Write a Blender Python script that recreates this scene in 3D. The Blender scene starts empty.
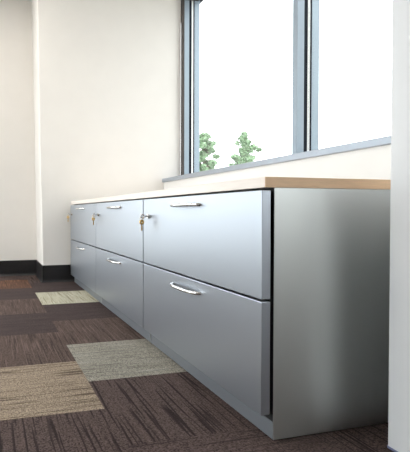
import bpy, bmesh, math, random
from mathutils import Vector, Matrix
random.seed(7)
S = bpy.context.scene
COL = S.collection

# ------------------------------------------------------------------ helpers
def bx(bm, x0, x1, y0, y1, z0, z1, bev=0.0, seg=2):
    t = bmesh.new()
    bmesh.ops.create_cube(t, size=1.0)
    for v in t.verts:
        v.co = Vector(((x0 + x1) / 2 + v.co.x * (x1 - x0), (y0 + y1) / 2 + v.co.y * (y1 - y0), (z0 + z1) / 2 + v.co.z * (z1 - z0)))
    if bev > 0:
        bmesh.ops.bevel(t, geom=list(t.edges), offset=bev, segments=seg, affect='EDGES', profile=0.5)
    merge(bm, t)

def merge(bm, t, mat=None):
    if mat is not None:
        bmesh.ops.transform(t, matrix=mat, verts=list(t.verts))
    me = bpy.data.meshes.new('t'); t.to_mesh(me); t.free()
    bm.from_mesh(me); bpy.data.meshes.remove(me)

def cyl(bm, p, q, r, r2=None, seg=16):
    p, q = Vector(p), Vector(q); d = q - p
    t = bmesh.new()
    bmesh.ops.create_cone(t, cap_ends=True, segments=seg, radius1=r, radius2=r if r2 is None else r2, depth=d.length)
    merge(bm, t, Matrix.Translation((p + q) / 2) @ d.to_track_quat('Z', 'Y').to_matrix().to_4x4())

def torus(bm, c, R, r, axis, n=20, m=8, sq=1.0):
    q = Vector(axis).to_track_quat('Z', 'Y').to_matrix()
    rows = []
    for i in range(n):
        a = 2 * math.pi * i / n
        row = []
        for j in range(m):
            b = 2 * math.pi * j / m
            p = Vector(((R + r * math.cos(b)) * math.cos(a), (R + r * math.cos(b)) * math.sin(a) * sq, r * math.sin(b)))
            row.append(bm.verts.new(Vector(c) + q @ p))
        rows.append(row)
    for i in range(n):
        for j in range(m):
            bm.faces.new((rows[i][j], rows[(i + 1) % n][j], rows[(i + 1) % n][(j + 1) % m], rows[i][(j + 1) % m]))

def prism(bm, poly, z0, z1, shift=None):
    """vertical prism over an xy outline; shift moves the top outline"""
    sh = shift or (lambda x, y: (x, y))
    lo = [bm.verts.new((x, y, z0)) for x, y in poly]
    hi = [bm.verts.new((*sh(x, y), z1)) for x, y in poly]
    n = len(poly)
    bm.faces.new(lo[::-1]); bm.faces.new(hi)
    for i in range(n):
        bm.faces.new((lo[i], lo[(i + 1) % n], hi[(i + 1) % n], hi[i]))

def obj(name, bm, mat, parent=None, smooth=False):
    bmesh.ops.recalc_face_normals(bm, faces=list(bm.faces))
    me = bpy.data.meshes.new(name); bm.to_mesh(me); bm.free()
    if isinstance(mat, (list, tuple)):
        for m in mat: me.materials.append(m)
    else:
        me.materials.append(mat)
    if smooth:
        for p in me.polygons: p.use_smooth = True
        try: me.set_sharp_from_angle(angle=math.radians(40))
        except Exception: pass
    o = bpy.data.objects.new(name, me); COL.objects.link(o)
    if parent: o.parent = parent
    return o

def struct(name, bm, mat, parent=None, smooth=False):
    o = obj(name, bm, mat, parent, smooth)
    if parent is None: o['kind'] = 'structure'
    return o

def thing(name, label, cat, loc=(0, 0, 0), group=None):
    o = bpy.data.objects.new(name, None); COL.objects.link(o)
    o.location = loc; o.empty_display_size = 0.1
    tag(o, label, cat, group); return o

def tag(o, label, cat, group=None):
    o['label'] = label; o['category'] = cat
    if group: o['group'] = group

def dup(root, loc, label):
    r = root.copy(); COL.objects.link(r); r.location = loc; r['label'] = label
    for ch in list(root.children):
        c = ch.copy(); COL.objects.link(c); c.parent = r
        for g in list(ch.children):
            d = g.copy(); COL.objects.link(d); d.parent = c
    return r

# ------------------------------------------------------------------ materials
def mat(name):
    m = bpy.data.materials.new(name); m.use_nodes = True
    nt = m.node_tree; b = nt.nodes['Principled BSDF']
    return m, nt, b

def plain(name, col, rough=0.5, metal=0.0, noise=0.03, scale=40, spec=0.5, bump=0.0, stretch=(1, 1, 1)):
    m, nt, b = mat(name)
    b.inputs['Roughness'].default_value = rough; b.inputs['Metallic'].default_value = metal
    b.inputs['Specular IOR Level'].default_value = spec
    tc = nt.nodes.new('ShaderNodeTexCoord'); mp = nt.nodes.new('ShaderNodeMapping')
    mp.inputs['Scale'].default_value = stretch
    n = nt.nodes.new('ShaderNodeTexNoise'); n.inputs['Scale'].default_value = scale; n.inputs['Detail'].default_value = 3
    r = nt.nodes.new('ShaderNodeValToRGB')
    r.color_ramp.elements[0].position = 0.3; r.color_ramp.elements[1].position = 0.7
    r.color_ramp.elements[0].color = (*[c * (1 - noise) for c in col], 1)
    r.color_ramp.elements[1].color = (*[min(1, c * (1 + noise)) for c in col], 1)
    L = nt.links.new
    L(tc.outputs['Object'], mp.inputs['Vector']); L(mp.outputs['Vector'], n.inputs['Vector'])
    L(n.outputs['Fac'], r.inputs['Fac']); L(r.outputs['Color'], b.inputs['Base Color'])
    if bump:
        bp = nt.nodes.new('ShaderNodeBump'); bp.inputs['Strength'].default_value = bump; bp.inputs['Distance'].default_value = 0.002
        L(n.outputs['Fac'], bp.inputs['Height']); L(bp.outputs['Normal'], b.inputs['Normal'])
    return m

def glass_mat():
    m, nt, b = mat('window_glass')
    nt.nodes.remove(b); out = nt.nodes['Material Output']
    tr = nt.nodes.new('ShaderNodeBsdfTransparent'); tr.inputs['Color'].default_value = (0.97, 0.985, 0.98, 1)
    gl = nt.nodes.new('ShaderNodeBsdfGlossy'); gl.inputs['Roughness'].default_value = 0.0
    lw = nt.nodes.new('ShaderNodeLayerWeight'); lw.inputs['Blend'].default_value = 0.5
    pw = nt.nodes.new('ShaderNodeMath'); pw.operation = 'POWER'; pw.inputs[1].default_value = 5.0
    fr = nt.nodes.new('ShaderNodeMath'); fr.operation = 'MULTIPLY_ADD'; fr.inputs[1].default_value = 0.9; fr.inputs[2].default_value = 0.03
    nt.links.new(lw.outputs['Facing'], pw.inputs[0]); nt.links.new(pw.outputs[0], fr.inputs[0])
    mx = nt.nodes.new('ShaderNodeMixShader'); L = nt.links.new
    L(fr.outputs[0], mx.inputs['Fac']); L(tr.outputs[0], mx.inputs[1]); L(gl.outputs[0], mx.inputs[2]); L(mx.outputs[0], out.inputs['Surface'])
    return m

def carpet(name, base, dark, light, axis, dark_amt, light_amt, seed):
    """loop-pile carpet tile with broken streaks running along 'axis'"""
    m, nt, b = mat(name)
    b.inputs['Roughness'].default_value = 0.95; b.inputs['Specular IOR Level'].default_value = 0.08
    L = nt.links.new
    tc = nt.nodes.new('ShaderNodeTexCoord')
    def noise(sx, sy, off, detail=2):
        mp = nt.nodes.new('ShaderNodeMapping')
        mp.inputs['Scale'].default_value = (sx, sy, 1) if axis == 'Y' else (sy, sx, 1)
        mp.inputs['Location'].default_value = (off, off * 1.7, off * .3)
        n = nt.nodes.new('ShaderNodeTexNoise'); n.inputs['Scale'].default_value = 1; n.inputs['Detail'].default_value = detail
        L(tc.outputs['Object'], mp.inputs['Vector']); L(mp.outputs['Vector'], n.inputs['Vector'])
        return n.outputs['Fac']
    def ramp(f, a, c):
        r = nt.nodes.new('ShaderNodeMapRange'); r.inputs['From Min'].default_value = a; r.inputs['From Max'].default_value = c
        L(f, r.inputs['Value']); return r.outputs['Result']
    def mix(f, c1, c2):
        x = nt.nodes.new('ShaderNodeMix'); x.data_type = 'RGBA'
        L(f, x.inputs['Factor'])
        for k, c in ((6, c1), (7, c2)):
            if isinstance(c, tuple): x.inputs[k].default_value = (*c, 1)
            else: L(c, x.inputs[k])
        return x.outputs[2]
    def mul(f, v):
        q = nt.nodes.new('ShaderNodeMath'); q.operation = 'MULTIPLY'; L(f, q.inputs[0])
        if isinstance(v, float): q.inputs[1].default_value = v
        else: L(v, q.inputs[1])
        return q.outputs[0]
    fz = noise(210, 210, seed, 3)
    col = mix(ramp(fz, .33, .67), tuple(c * .35 for c in base), tuple(c * 1.6 for c in base))
    st = mul(ramp(noise(130, 3.6, seed + 3, 0), .58, .68), dark_amt)
    col = mix(st, col, dark)
    sl = mul(ramp(noise(170, 4, seed + 8, 0), .58, .72), light_amt)
    col = mix(sl, col, light)
    L(col, b.inputs['Base Color'])
    bp = nt.nodes.new('ShaderNodeBump'); bp.inputs['Strength'].default_value = 0.55; bp.inputs['Distance'].default_value = 0.004
    L(fz, bp.inputs['Height']); L(bp.outputs['Normal'], b.inputs['Normal'])
    return m

M_wall = plain('cream_wall_paint', (0.80, 0.765, 0.725), 0.7, noise=0.012, scale=6, spec=0.25)
M_white = plain('white_wall_paint', (0.87, 0.88, 0.90), 0.7, noise=0.01, scale=6, spec=0.25)
M_ceil = plain('ceiling_paint', (0.8, 0.79, 0.77), 0.8, noise=0.02, scale=20, spec=0.2)
M_base = plain('black_rubber_base', (0.012, 0.011, 0.012), 0.45, noise=0.1, scale=30)
M_silver = plain('silver_paint', (0.45, 0.485, 0.54), 0.38, metal=0.94, noise=0.008, scale=500)
M_panel = plain('silver_side_paint', (0.60, 0.62, 0.612), 0.40, metal=0.98, noise=0.008, scale=500)
M_kick = plain('kick_plate_paint', (0.24, 0.255, 0.28), 0.42, metal=0.5, noise=0.008, scale=500)
M_dark = plain('dark_recess', (0.012, 0.012, 0.013), 0.6, noise=0.05)
M_chrome = plain('satin_chrome', (0.80, 0.79, 0.78), 0.16, metal=1.0, noise=0.01)
M_brass = plain('brass', (0.70, 0.48, 0.20), 0.3, metal=1.0, noise=0.05, scale=200)
M_top = plain('pale_maple_laminate', (0.87, 0.775, 0.70), 0.35, noise=0.02, scale=14, stretch=(12, 1, 12))
M_edge = plain('maple_edge_band', (0.90, 0.62, 0.39), 0.45, noise=0.06, scale=10, stretch=(2, 1, 30))
M_alu = plain('anodised_aluminium', (0.33, 0.395, 0.46), 0.45, metal=0.25, noise=0.02, scale=60)
M_sill = plain('sill_aluminium', (0.36, 0.40, 0.46), 0.4, metal=0.4, noise=0.02, scale=60)
M_gasket = plain('dark_gasket', (0.010, 0.012, 0.020), 0.6, noise=0.05, spec=0.15)
M_slit = plain('sky_slit_white', (0.95, 0.95, 0.95), 0.5, noise=0.01)  # white colour stands in for the bright slit of sky between the sections
M_head = plain('dark_bronze_head', (0.07, 0.066, 0.062), 0.6, noise=0.05, spec=0.2)
M_glass = glass_mat()
M_bark = plain('bark', (0.16, 0.13, 0.10), 0.9, noise=0.3, scale=12, bump=0.3)
M_ground = plain('pale_paving', (0.45, 0.45, 0.43), 0.9, noise=0.1, scale=3)
M_leafA = plain('leaf_green', (0.30, 0.43, 0.27), 0.6, noise=0.5, scale=4.5)

BR = (0.092, 0.065, 0.060)
CARPETS = [
    carpet('brown_pile_lengthwise', BR, (0.018, 0.013, 0.013), (0.20, 0.14, 0.12), 'Y', .8, .15, 1.0),
    carpet('brown_pile_crosswise', BR, (0.02, 0.015, 0.015), (0.17, 0.12, 0.11), 'X', .6, .12, 5.0),
    carpet('brown_pile_light_streaks', (0.10, 0.07, 0.06), (0.03, 0.02, 0.02), (0.24, 0.165, 0.14), 'Y', .5, .4, 9.0),
    carpet('tan_pile', (0.30, 0.235, 0.175), (0.075, 0.05, 0.035), (0.42, 0.34, 0.26), 'X', .85, .3, 14.0),
    carpet('grey_green_pile', (0.285, 0.262, 0.22), (0.09, 0.085, 0.075), (0.46, 0.45, 0.40), 'X', .6, .4, 19.0),
    carpet('pale_green_pile', (0.46, 0.43, 0.33), (0.15, 0.13, 0.08), (0.62, 0.60, 0.48), 'Y', .6, .4, 23.0),
    carpet('rust_pile', (0.12, 0.065, 0.045), (0.03, 0.018, 0.015), (0.30, 0.16, 0.09), 'Y', .5, .45, 29.0),
    carpet('dark_brown_pile', (0.068, 0.049, 0.047), (0.02, 0.015, 0.015), (0.15, 0.11, 0.10), 'X', .45, .15, 33.0),
]

# ------------------------------------------------------------------ dimensions (m)
L = 1.0396            # cabinet width along y
T = 0.036             # how far the drawer fronts stand in front of the carcass
H = 0.72              # worktop top
ZB, ZM, ZT = 0.0733, 0.3853, 0.684
YF, YR = 3.191, 3.734  # far wall, recessed far wall
XC = -0.269            # corner of the step
XA = 0.868             # low wall under the window
XO = 1.26              # outer face of window wall
ZC = 2.69              # ceiling
XL, YN = -3.2, -4.2    # left / near limits of the room
TW, X0, Y0 = 0.5141, -0.3881, 0.3491

# ------------------------------------------------------------------ floor: one mesh, one face per carpet tile
def tile_kind(c, k):
    fixed = {(-1, 0): 3, (-1, 1): 2, (-1, 2): 7, (-1, 3): 2, (-1, 4): 7, (-1, 5): 6, (-1, -1): 0, (-1, -2): 1,
             (0, 0): 4, (0, 1): 2, (0, 2): 7, (0, 3): 5, (0, 4): 7, (0, 5): 0, (0, -1): 0, (0, -2): 1, (0, -3): 0,
             (-2, 1): 0, (-2, 2): 1, (1, -1): 0, (1, -2): 1, (1, -3): 0}
    if (c, k) in fixed: return fixed[(c, k)]
    if c >= 1 or (c >= 0 and k < -3): return (0, 1, 7, 7)[(c + k) % 4]
    return [0, 1, 2, 7, 0, 1, 7, 3, 0, 4][(c * 7 + k * 3 + c * k) % 10]
bm = bmesh.new()
for c in range(-7, 8):
    xa, xb = max(XL, X0 + c * TW), min(3.1 if c > 2 else 9, X0 + (c + 1) * TW)
    if xb - xa < 1e-4: continue
    for k in range(-11, 9):
        ys = Y0 + k * TW + (TW / 2 if c % 2 == 0 else 0)
        ya, yb = max(YN, ys), min(YR if xa < 1.1 else -0.12, ys + TW)
        if yb - ya < 1e-4: continue
        f = bm.faces.new([bm.verts.new(v) for v in ((xa, ya, 0), (xb, ya, 0), (xb, yb, 0), (xa, yb, 0))])
        f.material_index = tile_kind(c, k)
struct('floor', bm, CARPETS)
bm = bmesh.new(); bx(bm, XL - .2, XO, YN - .2, YR + .2, ZC, ZC + .2); bx(bm, XO, 3.3, YN - .2, -.108, ZC, ZC + .2); struct('ceiling', bm, M_ceil)

# far wall: a step that stands forward on the right, corner rounded
RX0, RX1 = -2.9, -0.85
LEAN = 0.045
def rounded(cx, cy, r, a0, a1, n=6):
    return [(cx + r * math.cos(math.radians(a0 + (a1 - a0) * i / n)), cy + r * math.sin(math.radians(a0 + (a1 - a0) * i / n))) for i in range(n + 1)]
bm = bmesh.new()
r = 0.012
poly = [(XC, YR + .2)] + rounded(XC + r, YF + r, r, 180, 270) + [(1.04, YF), (1.04, YR + .2)]
prism(bm, poly, 0, ZC, lambda x, y: (x - LEAN if x < 0.5 else x, y))
struct('wall_back', bm, M_wall, smooth=True)
bm = bmesh.new(); bx(bm, RX1, XC, YR, YR + .2, 0, ZC); bx(bm, XL - .2, RX0, YR, YR + .2, 0, ZC)
bx(bm, RX0, RX1, YR, YR + .2, 0, .16); bx(bm, RX0, RX1, YR, YR + .2, 2.55, ZC); struct('wall_recess', bm, M_wall)
# low wall under the window
bm = bmesh.new(); bx(bm, XA, XO, -0.113, YF, 0, 0.906); struct('wall_right', bm, plain('window_wall_paint', (0.80, 0.79, 0.775), 0.7, noise=0.01, scale=6, spec=0.25))
bm = bmesh.new(); bx(bm, 1.04, XO, -0.108, YR + .2, 2.655, ZC); struct('trim_1', bm, M_gasket)
# white pier on the right, rounded corner towards the cabinets
bm = bmesh.new(); r = 0.006; XP, YP = 0.2715, -0.114
YQ = -0.20
prism(bm, [(XO, YQ)] + rounded(XP + r, YQ + r, r, 270, 180) + rounded(XP + r, YP - r, r, 180, 90) + [(XO, YP)], 0, ZC)
struct('wall_pier', bm, M_white, smooth=True)
bm = bmesh.new(); r = 0.008
prism(bm, [(XP + .05, YQ + .02), (XP - .002, YQ + .02)] + rounded(XP + .006, YP - .006, r, 180, 90) + [(XP + .05, YP + .002)], 0.001, 0.006)
struct('baseboard_pier', bm, plain('blue_grey_trim', (0.22, 0.24, 0.42), 0.5), smooth=True)
# unseen widening behind the pier, added to shape the end panel's reflection
XR = 3.1
bm = bmesh.new(); bx(bm, XO, XR + .2, -0.20, -0.108, 0, ZC); struct('added_wall_return', bm, M_wall)
bm = bmesh.new()
bx(bm, XR, XR + .2, YN - .2, -0.18, 0, .95); bx(bm, XR, XR + .2, YN - .2, -0.18, 2.5, ZC); bx(bm, XR, XR + .2, YN - .2, YN + .3, .95, 2.5)
struct('added_wall_far_right', bm, M_wall)
# left wall with tall glazing, wall behind the viewer
WY0, WY1 = -0.9, 3.6
bm = bmesh.new()
bx(bm, XL - .2, XL, YN - .2, YR, 0, 0.12); bx(bm, XL - .2, XL, YN - .2, YR, 2.6, ZC)
bx(bm, XL - .2, XL, YN - .2, WY0, 0.12, 2.6); bx(bm, XL - .2, XL, WY1, YR, 0.12, 2.6)
struct('wall_left', bm, M_wall)
bm = bmesh.new(); bx(bm, XL, 0.6, YN - .2, YN, 0, ZC); bx(bm, 0.6, XR, YN - .2, YN, 0, .95); bx(bm, 0.6, XR, YN - .2, YN, 2.5, ZC); struct('wall_near', bm, M_wall)

# baseboards: black cove base with a small toe
def cove(bm, p0, p1, nrm, h=0.152):
    p0, p1, n = Vector((*p0, 0)), Vector((*p1, 0)), Vector((*nrm, 0))
    prof = [(0, 0), (0.016, 0.0), (0.013, 0.004), (0.007, 0.012), (0.004, 0.026), (0.004, h - .003), (0.002, h), (0, h)]
    a = [bm.verts.new(p0 + n * d + Vector((0, 0, z))) for d, z in prof]
    b = [bm.verts.new(p1 + n * d + Vector((0, 0, z))) for d, z in prof]
    bm.faces.new(a); bm.faces.new(b[::-1])
    for i in range(len(prof)):
        j = (i + 1) % len(prof); bm.faces.new((a[i], a[j], b[j], b[i]))
bm = bmesh.new(); cove(bm, (XC - .004, YF), (XA, YF), (0, -1)); struct('baseboard_back', bm, M_base)
bm = bmesh.new(); cove(bm, (XC, YF - .004), (XC, YR), (-1, 0)); struct('baseboard_step', bm, M_base)
bm = bmesh.new(); cove(bm, (XL, YR), (XC, YR), (0, -1)); struct('baseboard_recess', bm, M_base)

# ------------------------------------------------------------------ window
bm = bmesh.new(); bx(bm, 0.851, XO, -0.10, YF, 0.906, 0.941, 0.004); struct('trim_2', bm, M_sill)
ZW0, ZW1 = 0.941, 2.655
def post(name, y0, y1, parent, first=False):
    """inner aluminium section, gasket, white strip painted as the bright sky slit, gasket, outer aluminium section"""
    for nm, m, xa, xb, ins in (('inner_frame', M_alu, 1.060, 1.110, 0), ('inner_gasket', M_gasket, 1.110, 1.134, .001),
                               ('sky_slit', M_slit, 1.134, 1.151, 0), ('outer_gasket', M_gasket, 1.151, 1.163, .001), ('outer_frame', M_alu, 1.163, 1.218, 0)):
        b = bmesh.new(); bx(b, xa, xb, y0 + ins, y1 - ins, ZW0, ZW1, .0015 if ins == 0 else 0, 1)
        obj(nm, b, m, parent)
def window(name, y0, y1, posts):
    root = bpy.data.objects.new(name, None); COL.objects.link(root); root['kind'] = 'structure'
    for p in posts: post('post', *p, root)
    b = bmesh.new()
    bx(b, 1.06, 1.218, y0, y1, ZW0, ZW0 + .012)
    obj('bottom_rail', b, M_alu, root)
    b = bmesh.new(); bx(b, 1.045, 1.20, y0, y1 + .035, ZW1 - .02, ZW1); obj('head_rail', b, M_head, root)
    b = bmesh.new(); bx(b, 1.139, 1.145, y0, y1, ZW0 + .012, ZW1 - .03); obj('glass_pane', b, M_glass, root)
    return root
w = window('window_1', 1.446, 3.15, [(3.15, 3.188), (1.398, 1.446)])
b = bmesh.new(); bx(b, 1.041, 1.060, 3.15, 3.19, ZW0, ZW1); obj('corner_strip', b, plain('dark_brown_strip', (.06, .05, .045), .6), w)  # plain dark brown strip between jamb and wall
window('window_2', -0.06, 1.398, [(-.10, -.06)])
root = bpy.data.objects.new('added_window_5', None); COL.objects.link(root); root['kind'] = 'structure'  # unseen window, added to brighten the upper end panel by reflection
for i in range(4):
    y = YN + .3 + (-.19 - .05 - YN - .3) * i / 3
    b = bmesh.new(); bx(b, XR + .04, XR + .12, y, y + .05, .95, 2.5); obj('frame', b, M_alu, root)
b = bmesh.new(); bx(b, XR + .077, XR + .083, YN + .3, -.19, .95, 2.5); obj('glass_pane', b, M_glass, root)
root = bpy.data.objects.new('added_window_6', None); COL.objects.link(root); root['kind'] = 'structure'  # second unseen window added for the end panel and drawer-end reflections
for x in (.6, 1.8, 3.05):
    b = bmesh.new(); bx(b, x, x + .05, YN - .13, YN - .05, .95, 2.5); obj('frame', b, M_alu, root)
b = bmesh.new(); bx(b, .6, 3.1, YN - .093, YN - .087, .95, 2.5); obj('glass_pane', b, M_glass, root)
root = bpy.data.objects.new('window_3', None); COL.objects.link(root); root['kind'] = 'structure'
n = 4
for i in range(n + 1):
    y = WY0 + (WY1 - WY0) * i / n
    b = bmesh.new(); bx(b, XL - .12, XL - .04, y - .025 if 0 < i < n else (y if i == 0 else y - .05), y + .025 if 0 < i < n else (y + .05 if i == 0 else y), .12, 2.6)
    obj('frame', b, M_alu, root)
b = bmesh.new(); bx(b, XL - .083, XL - .077, WY0, WY1, .12, 2.6); obj('glass_pane', b, M_glass, root)

root = bpy.data.objects.new('added_window_4', None); COL.objects.link(root); root['kind'] = 'structure'  # unseen window, added to reflect bluish in the drawer fronts
for x in (RX0, (RX0 + RX1) / 2 - .025, RX1 - .05):
    b = bmesh.new(); bx(b, x, x + .05, YR + .05, YR + .13, .16, 2.55); obj('frame', b, M_alu, root)
b = bmesh.new(); bx(b, RX0, RX1, YR + .087, YR + .093, .16, 2.55); obj('glass_pane', b, M_glass, root)

# ------------------------------------------------------------------ filing cabinets
D = 0.60
def handle_mesh(bm, yc, z, span=0.248, proj=0.034):
    """bow pull: flat bar that leaves the drawer front at both ends"""
    N = 36; rows = []
    for i in range(N + 1):
        s = -1 + 2 * i / N
        a = math.copysign(abs(s) ** 1.0, s)
        y = yc + span / 2 * math.sin(a * math.pi / 2) * 1.0
        e = max(0.0, 1 - abs(math.sin(a * math.pi / 2)) ** 3.6)
        x = -T - proj * (e ** 0.55) + 0.003
        rows.append(Vector((x, y, z)))
    ring = []
    for i, p in enumerate(rows):
        t = (rows[min(i + 1, N)] - rows[max(i - 1, 0)]).normalized()
        nn = Vector((t.y, -t.x, 0))
        wd, ht = 0.0056, 0.0060
        r = []
        for j in range(10):
            b = 2 * math.pi * j / 10
            r.append(bm.verts.new(p + nn * (math.cos(b) * wd) + Vector((0, 0, math.sin(b) * ht))))
        ring.append(r)
    for i in range(N):
        for j in range(10):
            bm.faces.new((ring[i][j], ring[i][(j + 1) % 10], ring[i + 1][(j + 1) % 10], ring[i + 1][j]))
    bm.faces.new(ring[0]); bm.faces.new(ring[-1][::-1])

def make_cabinet(label):
    root = thing('filing_cabinet', label, 'filing cabinet', (0, 0, 0), 'lateral filing cabinets under the window')
    b = bmesh.new(); bx(b, 0.0015, D, 0.0028, L - .0028, 0.046, 0.69); obj('carcass', b, M_dark, root)  # near-black colour stands in for shade in the drawer and kick gaps
    for y in (0.0005, L - .003):
        b = bmesh.new(); bx(b, 0.0, D, y, y + .0025, 0.004, 0.691, .0006, 1); obj('side_panel', b, M_panel, root)
    b = bmesh.new(); bx(b, 0.0, 0.016, 0.0035, L - .012, 0.004, 0.052, .001, 1); obj('kick_plate', b, M_kick, root)
    for x, y in ((.03, .04), (.03, L - .04), (D - .05, .04), (D - .05, L - .04)):
        b = bmesh.new(); cyl(b, (x, y, 0), (x, y, .02), .016); obj('glide', b, M_dark, root)
    for z0, z1, zh in ((ZB, ZM - .003, 0.343), (ZM + .003, ZT, 0.651)):
        b = bmesh.new(); bx(b, -T, -0.008, 0.0045, L - .0065, z0, z1, .0022, 2)
        d = obj('drawer', b, M_silver, root)
        b = bmesh.new(); bx(b, -0.0078, 0.0045, 0.03, L - .03, z0 + .012, z1 - .012); obj('drawer_box', b, M_dark, d)
        b = bmesh.new(); handle_mesh(b, 0.52, zh); obj('handle', b, M_chrome, d, True)
        if z0 > 0.2:
            b = bmesh.new(); cyl(b, (-T + .001, LY, LZ), (-T - .010, LY, LZ), .0115, .0100, 20)
            obj('lock', b, M_chrome, d, True)['label'] = 'round chrome lock cylinder'
    return root
LY, LZ = 0.945, 0.606
near = make_cabinet('silver two-drawer filing cabinet nearest the viewer, its dark grey end panel in view')
dup(near, (0, L, 0), 'silver two-drawer filing cabinet in the middle of the row of three')
dup(near, (0, 2 * L, 0), 'silver two-drawer filing cabinet at the far end against the cream wall')

def make_keys(label):
    """a key in the lock with a second one hanging from its bow"""
    root = thing('key', label, 'key', (0, 0, 0), 'keys in the cabinet locks')
    x0 = -T - .010
    b = bmesh.new(); bx(b, x0 - .014, x0 + .001, LY - .0015, LY + .0015, LZ - .004, LZ + .004)
    torus(b, (x0 - .022, LY, LZ), .0080, .0034, (0, 1, 0), 20, 8); obj('inserted_key', b, M_chrome, root, True)
    b = bmesh.new(); torus(b, (x0 - .027, LY, LZ - .010), .0095, .0008, (.5, .3, 0), 24, 6); obj('ring', b, M_brass, root, True)
    b = bmesh.new()
    torus(b, (x0 - .027, LY, LZ - .0265), .0068, .0050, (.4, 1, 0), 20, 8)
    t = bmesh.new(); bx(t, -.0028, .0028, -.001, .001, -.032, 0)
    for i in range(4): bx(t, .0028, .0045 + .001 * (i % 2), -.001, .001, -.029 + i * .005, -.026 + i * .005)
    merge(b, t, Matrix.Translation((x0 - .027, LY, LZ - .0335)) @ Matrix.Rotation(-.35, 4, 'Z'))
    obj('hanging_key', b, M_brass, root, True)['label'] = 'brass key dangling below the lock'
    return root
k = make_keys('small brass key hanging from the lock of the nearest filing cabinet')
dup(k, (0, L, 0), 'small key hanging from the lock of the middle filing cabinet')
dup(k, (0, 2 * L, 0), 'small key hanging from the lock of the farthest filing cabinet, by the cream wall')

# worktops
def worktop(label, y0, y1, end_band):
    root = thing('worktop', label, 'worktop', (0, y0, 0.691), 'worktops over the filing cabinets')
    n = y1 - y0
    b = bmesh.new(); bx(b, -0.0297, XA - .002, 0.0015 if end_band else 0, n, 0, H - .691, .0012, 2); obj('slab', b, M_top, root)
    if end_band:
        b = bmesh.new(); bx(b, -0.0292, XA - .002, -0.001, 0.0015, 0.0005, H - .6915); obj('edge_band', b, M_edge, root)['label'] = 'tan wood-grain end edge'
worktop('pale maple worktop with a tan end edge on the nearest filing cabinet', 0.0, L - .0006, True)
worktop('pale maple worktop running over the middle and far filing cabinets to the cream wall', L + .0006, 3 * L, False)

# ------------------------------------------------------------------ outside
bm = bmesh.new(); bx(bm, -60, 90, -60, 120, -0.7, -0.5); struct('ground', bm, M_ground)
def tree(label, base, top, clumps, leaf, sc=1.0):
    clumps = [(a * sc, b_ * sc, .625 + (c_ - .625) * sc, d * sc) for a, b_, c_, d in clumps]
    root = thing('tree', label, 'tree', (base[0], base[1], -0.5), 'trees beyond the window')
    h = top + 0.5
    b = bmesh.new(); cyl(b, (0, 0, 0), (0, 0, h * .55), .10, .06, 10); cyl(b, (0, 0, h * .55), (.02, 0, h * .97), .06, .012, 8)
    for (dx, dy, z, rad) in clumps:
        zz = z + .5
        cyl(b, (0, 0, zz - abs(dx) * .45 - .1), (dx, dy, zz), .03, .008, 6)
    obj('trunk', b, M_bark, root)
    b = bmesh.new(); rnd = random.Random(len(clumps) * 3 + 1)
    for (dx, dy, z, rad) in clumps:
        for i in range(int(200 * rad / .3 * rad / .3) + 24):
            while True:
                v = Vector((rnd.uniform(-1, 1), rnd.uniform(-1, 1), rnd.uniform(-1, 1)))
                if v.length < 1: break
            c = Vector((dx + v.x * rad, dy + v.y * rad, z + .5 + v.z * rad * .72))
            R = Matrix.Rotation(rnd.uniform(0, 6.28), 3, 'Z') @ Matrix.Rotation(rnd.uniform(-1, 1), 3, 'X') @ Matrix.Rotation(rnd.uniform(-1, 1), 3, 'Y')
            s = rnd.uniform(.028, .055)
            b.faces.new([b.verts.new(c + R @ Vector(q)) for q in ((-s, -s * 1.4, 0), (s * .6, -s, .01), (s, s * 1.3, 0), (-s * .5, s, -.01))])
    obj('foliage', b, leaf, root)
def crown(n, z0, z1, wfun, seed, dens):
    rnd = random.Random(seed); out = []
    for i in range(n):
        f = (i + rnd.random() * .8) / n; w_ = wfun(f)
        out.append((rnd.uniform(-1, 1) * w_, rnd.uniform(-1, 1) * w_, z0 + (z1 - z0) * f, dens * rnd.uniform(.7, 1.2)))
    return out
tree('dense rounded green tree outside, half cut off by the left window frame', (10.02, 21.8), 4.75,
     crown(95, 1.2, 4.6, lambda f: .25 + .95 * (1 - f), 3, .20), M_leafA)
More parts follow.
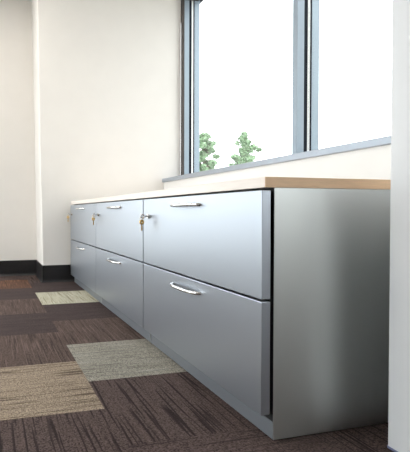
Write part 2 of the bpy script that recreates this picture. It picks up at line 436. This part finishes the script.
tree('sparse upright green tree outside with tiered branches, right of the denser tree', (12.93, 22.9), 5.05,
     [(0, 0, 4.62, .14), (.05, 0, 4.5, .16), (-.02, 0, 4.2, .22), (.2, 0, 3.9, .2), (.1, .1, 3.55, .25), (-.2, .1, 3.3, .24), (.25, 0, 3.05, .22), (-.18, 0, 4.35, .16), (.12, .1, 4.3, .2), (-.3, .1, 4.12, .16), (.05, 0, 4.0, .24), (.5, -.1, 3.92, .22), (.8, -.1, 3.8, .16), (.28, 0, 3.75, .2),
      (-.1, 0, 3.65, .22), (-.45, .1, 3.42, .22), (.1, 0, 3.35, .26), (.35, 0, 3.2, .2), (-.25, 0, 3.1, .3), (-.7, 0, 3.0, .15), (.15, 0, 2.9, .3), (.65, 0, 2.85, .2),
      (-.4, 0, 2.7, .3), (-1.1, 0, 2.62, .16), (-1.3, 0, 2.6, .12), (.3, 0, 2.6, .35), (.8, 0, 2.55, .25), (-.2, .2, 2.3, .4), (.4, 0, 2.0, .4), (-.5, 0, 1.8, .4), (0, .2, 1.5, .4), (.18, 0, 4.1, .16), (-.1, 0, 3.8, .16), (.45, 0, 3.4, .2), (-.35, 0, 2.95, .22), (.5, 0, 3.0, .2), (-.15, 0, 4.45, .12), (.3, 0, 4.2, .12)], M_leafA, 1.09)

# ------------------------------------------------------------------ unseen ceiling fill panels, added to light the room
def emit(name, col, s):
    m, nt, b = mat(name)
    b.inputs['Base Color'].default_value = (.9, .9, .9, 1)
    b.inputs['Emission Color'].default_value = (*col, 1); b.inputs['Emission Strength'].default_value = s
    return m
M_fill = emit('fill_glow', (1.0, .93, .86), 10.0)
for i, (x, y, lab) in enumerate(((-1.1, 2.7, 'unseen square fill panel added on the ceiling near the far wall'),
                                 (-1.3, 1.1, 'unseen square fill panel added on the ceiling beside the middle filing cabinet'))):
    root = thing('fill_panel', lab, 'ceiling light', (x, y, ZC))
    b = bmesh.new()
    for a in ((-.32, -.29, -.32, .32), (.29, .32, -.32, .32), (-.29, .29, -.32, -.29), (-.29, .29, .29, .32)): bx(b, *a, -.02, 0)
    obj('frame', b, M_white, root)
    b = bmesh.new(); bx(b, -.29, .29, -.29, .29, -.012, 0); obj('fill_face', b, M_fill, root)

# ------------------------------------------------------------------ daylight
W = bpy.data.worlds.new('daylight'); S.world = W; W.use_nodes = True
bg = W.node_tree.nodes['Background']
bg.inputs['Color'].default_value = (0.955, 0.98, 1.0, 1); bg.inputs['Strength'].default_value = 3.6

# ------------------------------------------------------------------ camera
cam = bpy.data.cameras.new('camera'); co = bpy.data.objects.new('camera', cam); COL.objects.link(co)
co.location = (-0.74375, -1.14406, 0.62512)
co.rotation_euler = (math.pi / 2 - 0.018625, 0, -0.290606)
cam.sensor_fit = 'AUTO'; cam.sensor_width = 36
cam.lens = 485.27 / 452 * 36
cam.shift_x = (205 - 131.92) / 452
cam.shift_y = -(226 - 221.08) / 452
cam.clip_start = 0.02; cam.clip_end = 500
S.camera = co
S.view_settings.view_transform = 'Standard'; S.view_settings.look = 'None'
S.view_settings.gamma = 1.0; S.view_settings.use_curve_mapping = False
S.view_settings.exposure = 0.2
S.cycles.use_denoising = True
S.cycles.max_bounces = 10; S.cycles.diffuse_bounces = 6; S.cycles.transparent_max_bounces = 12
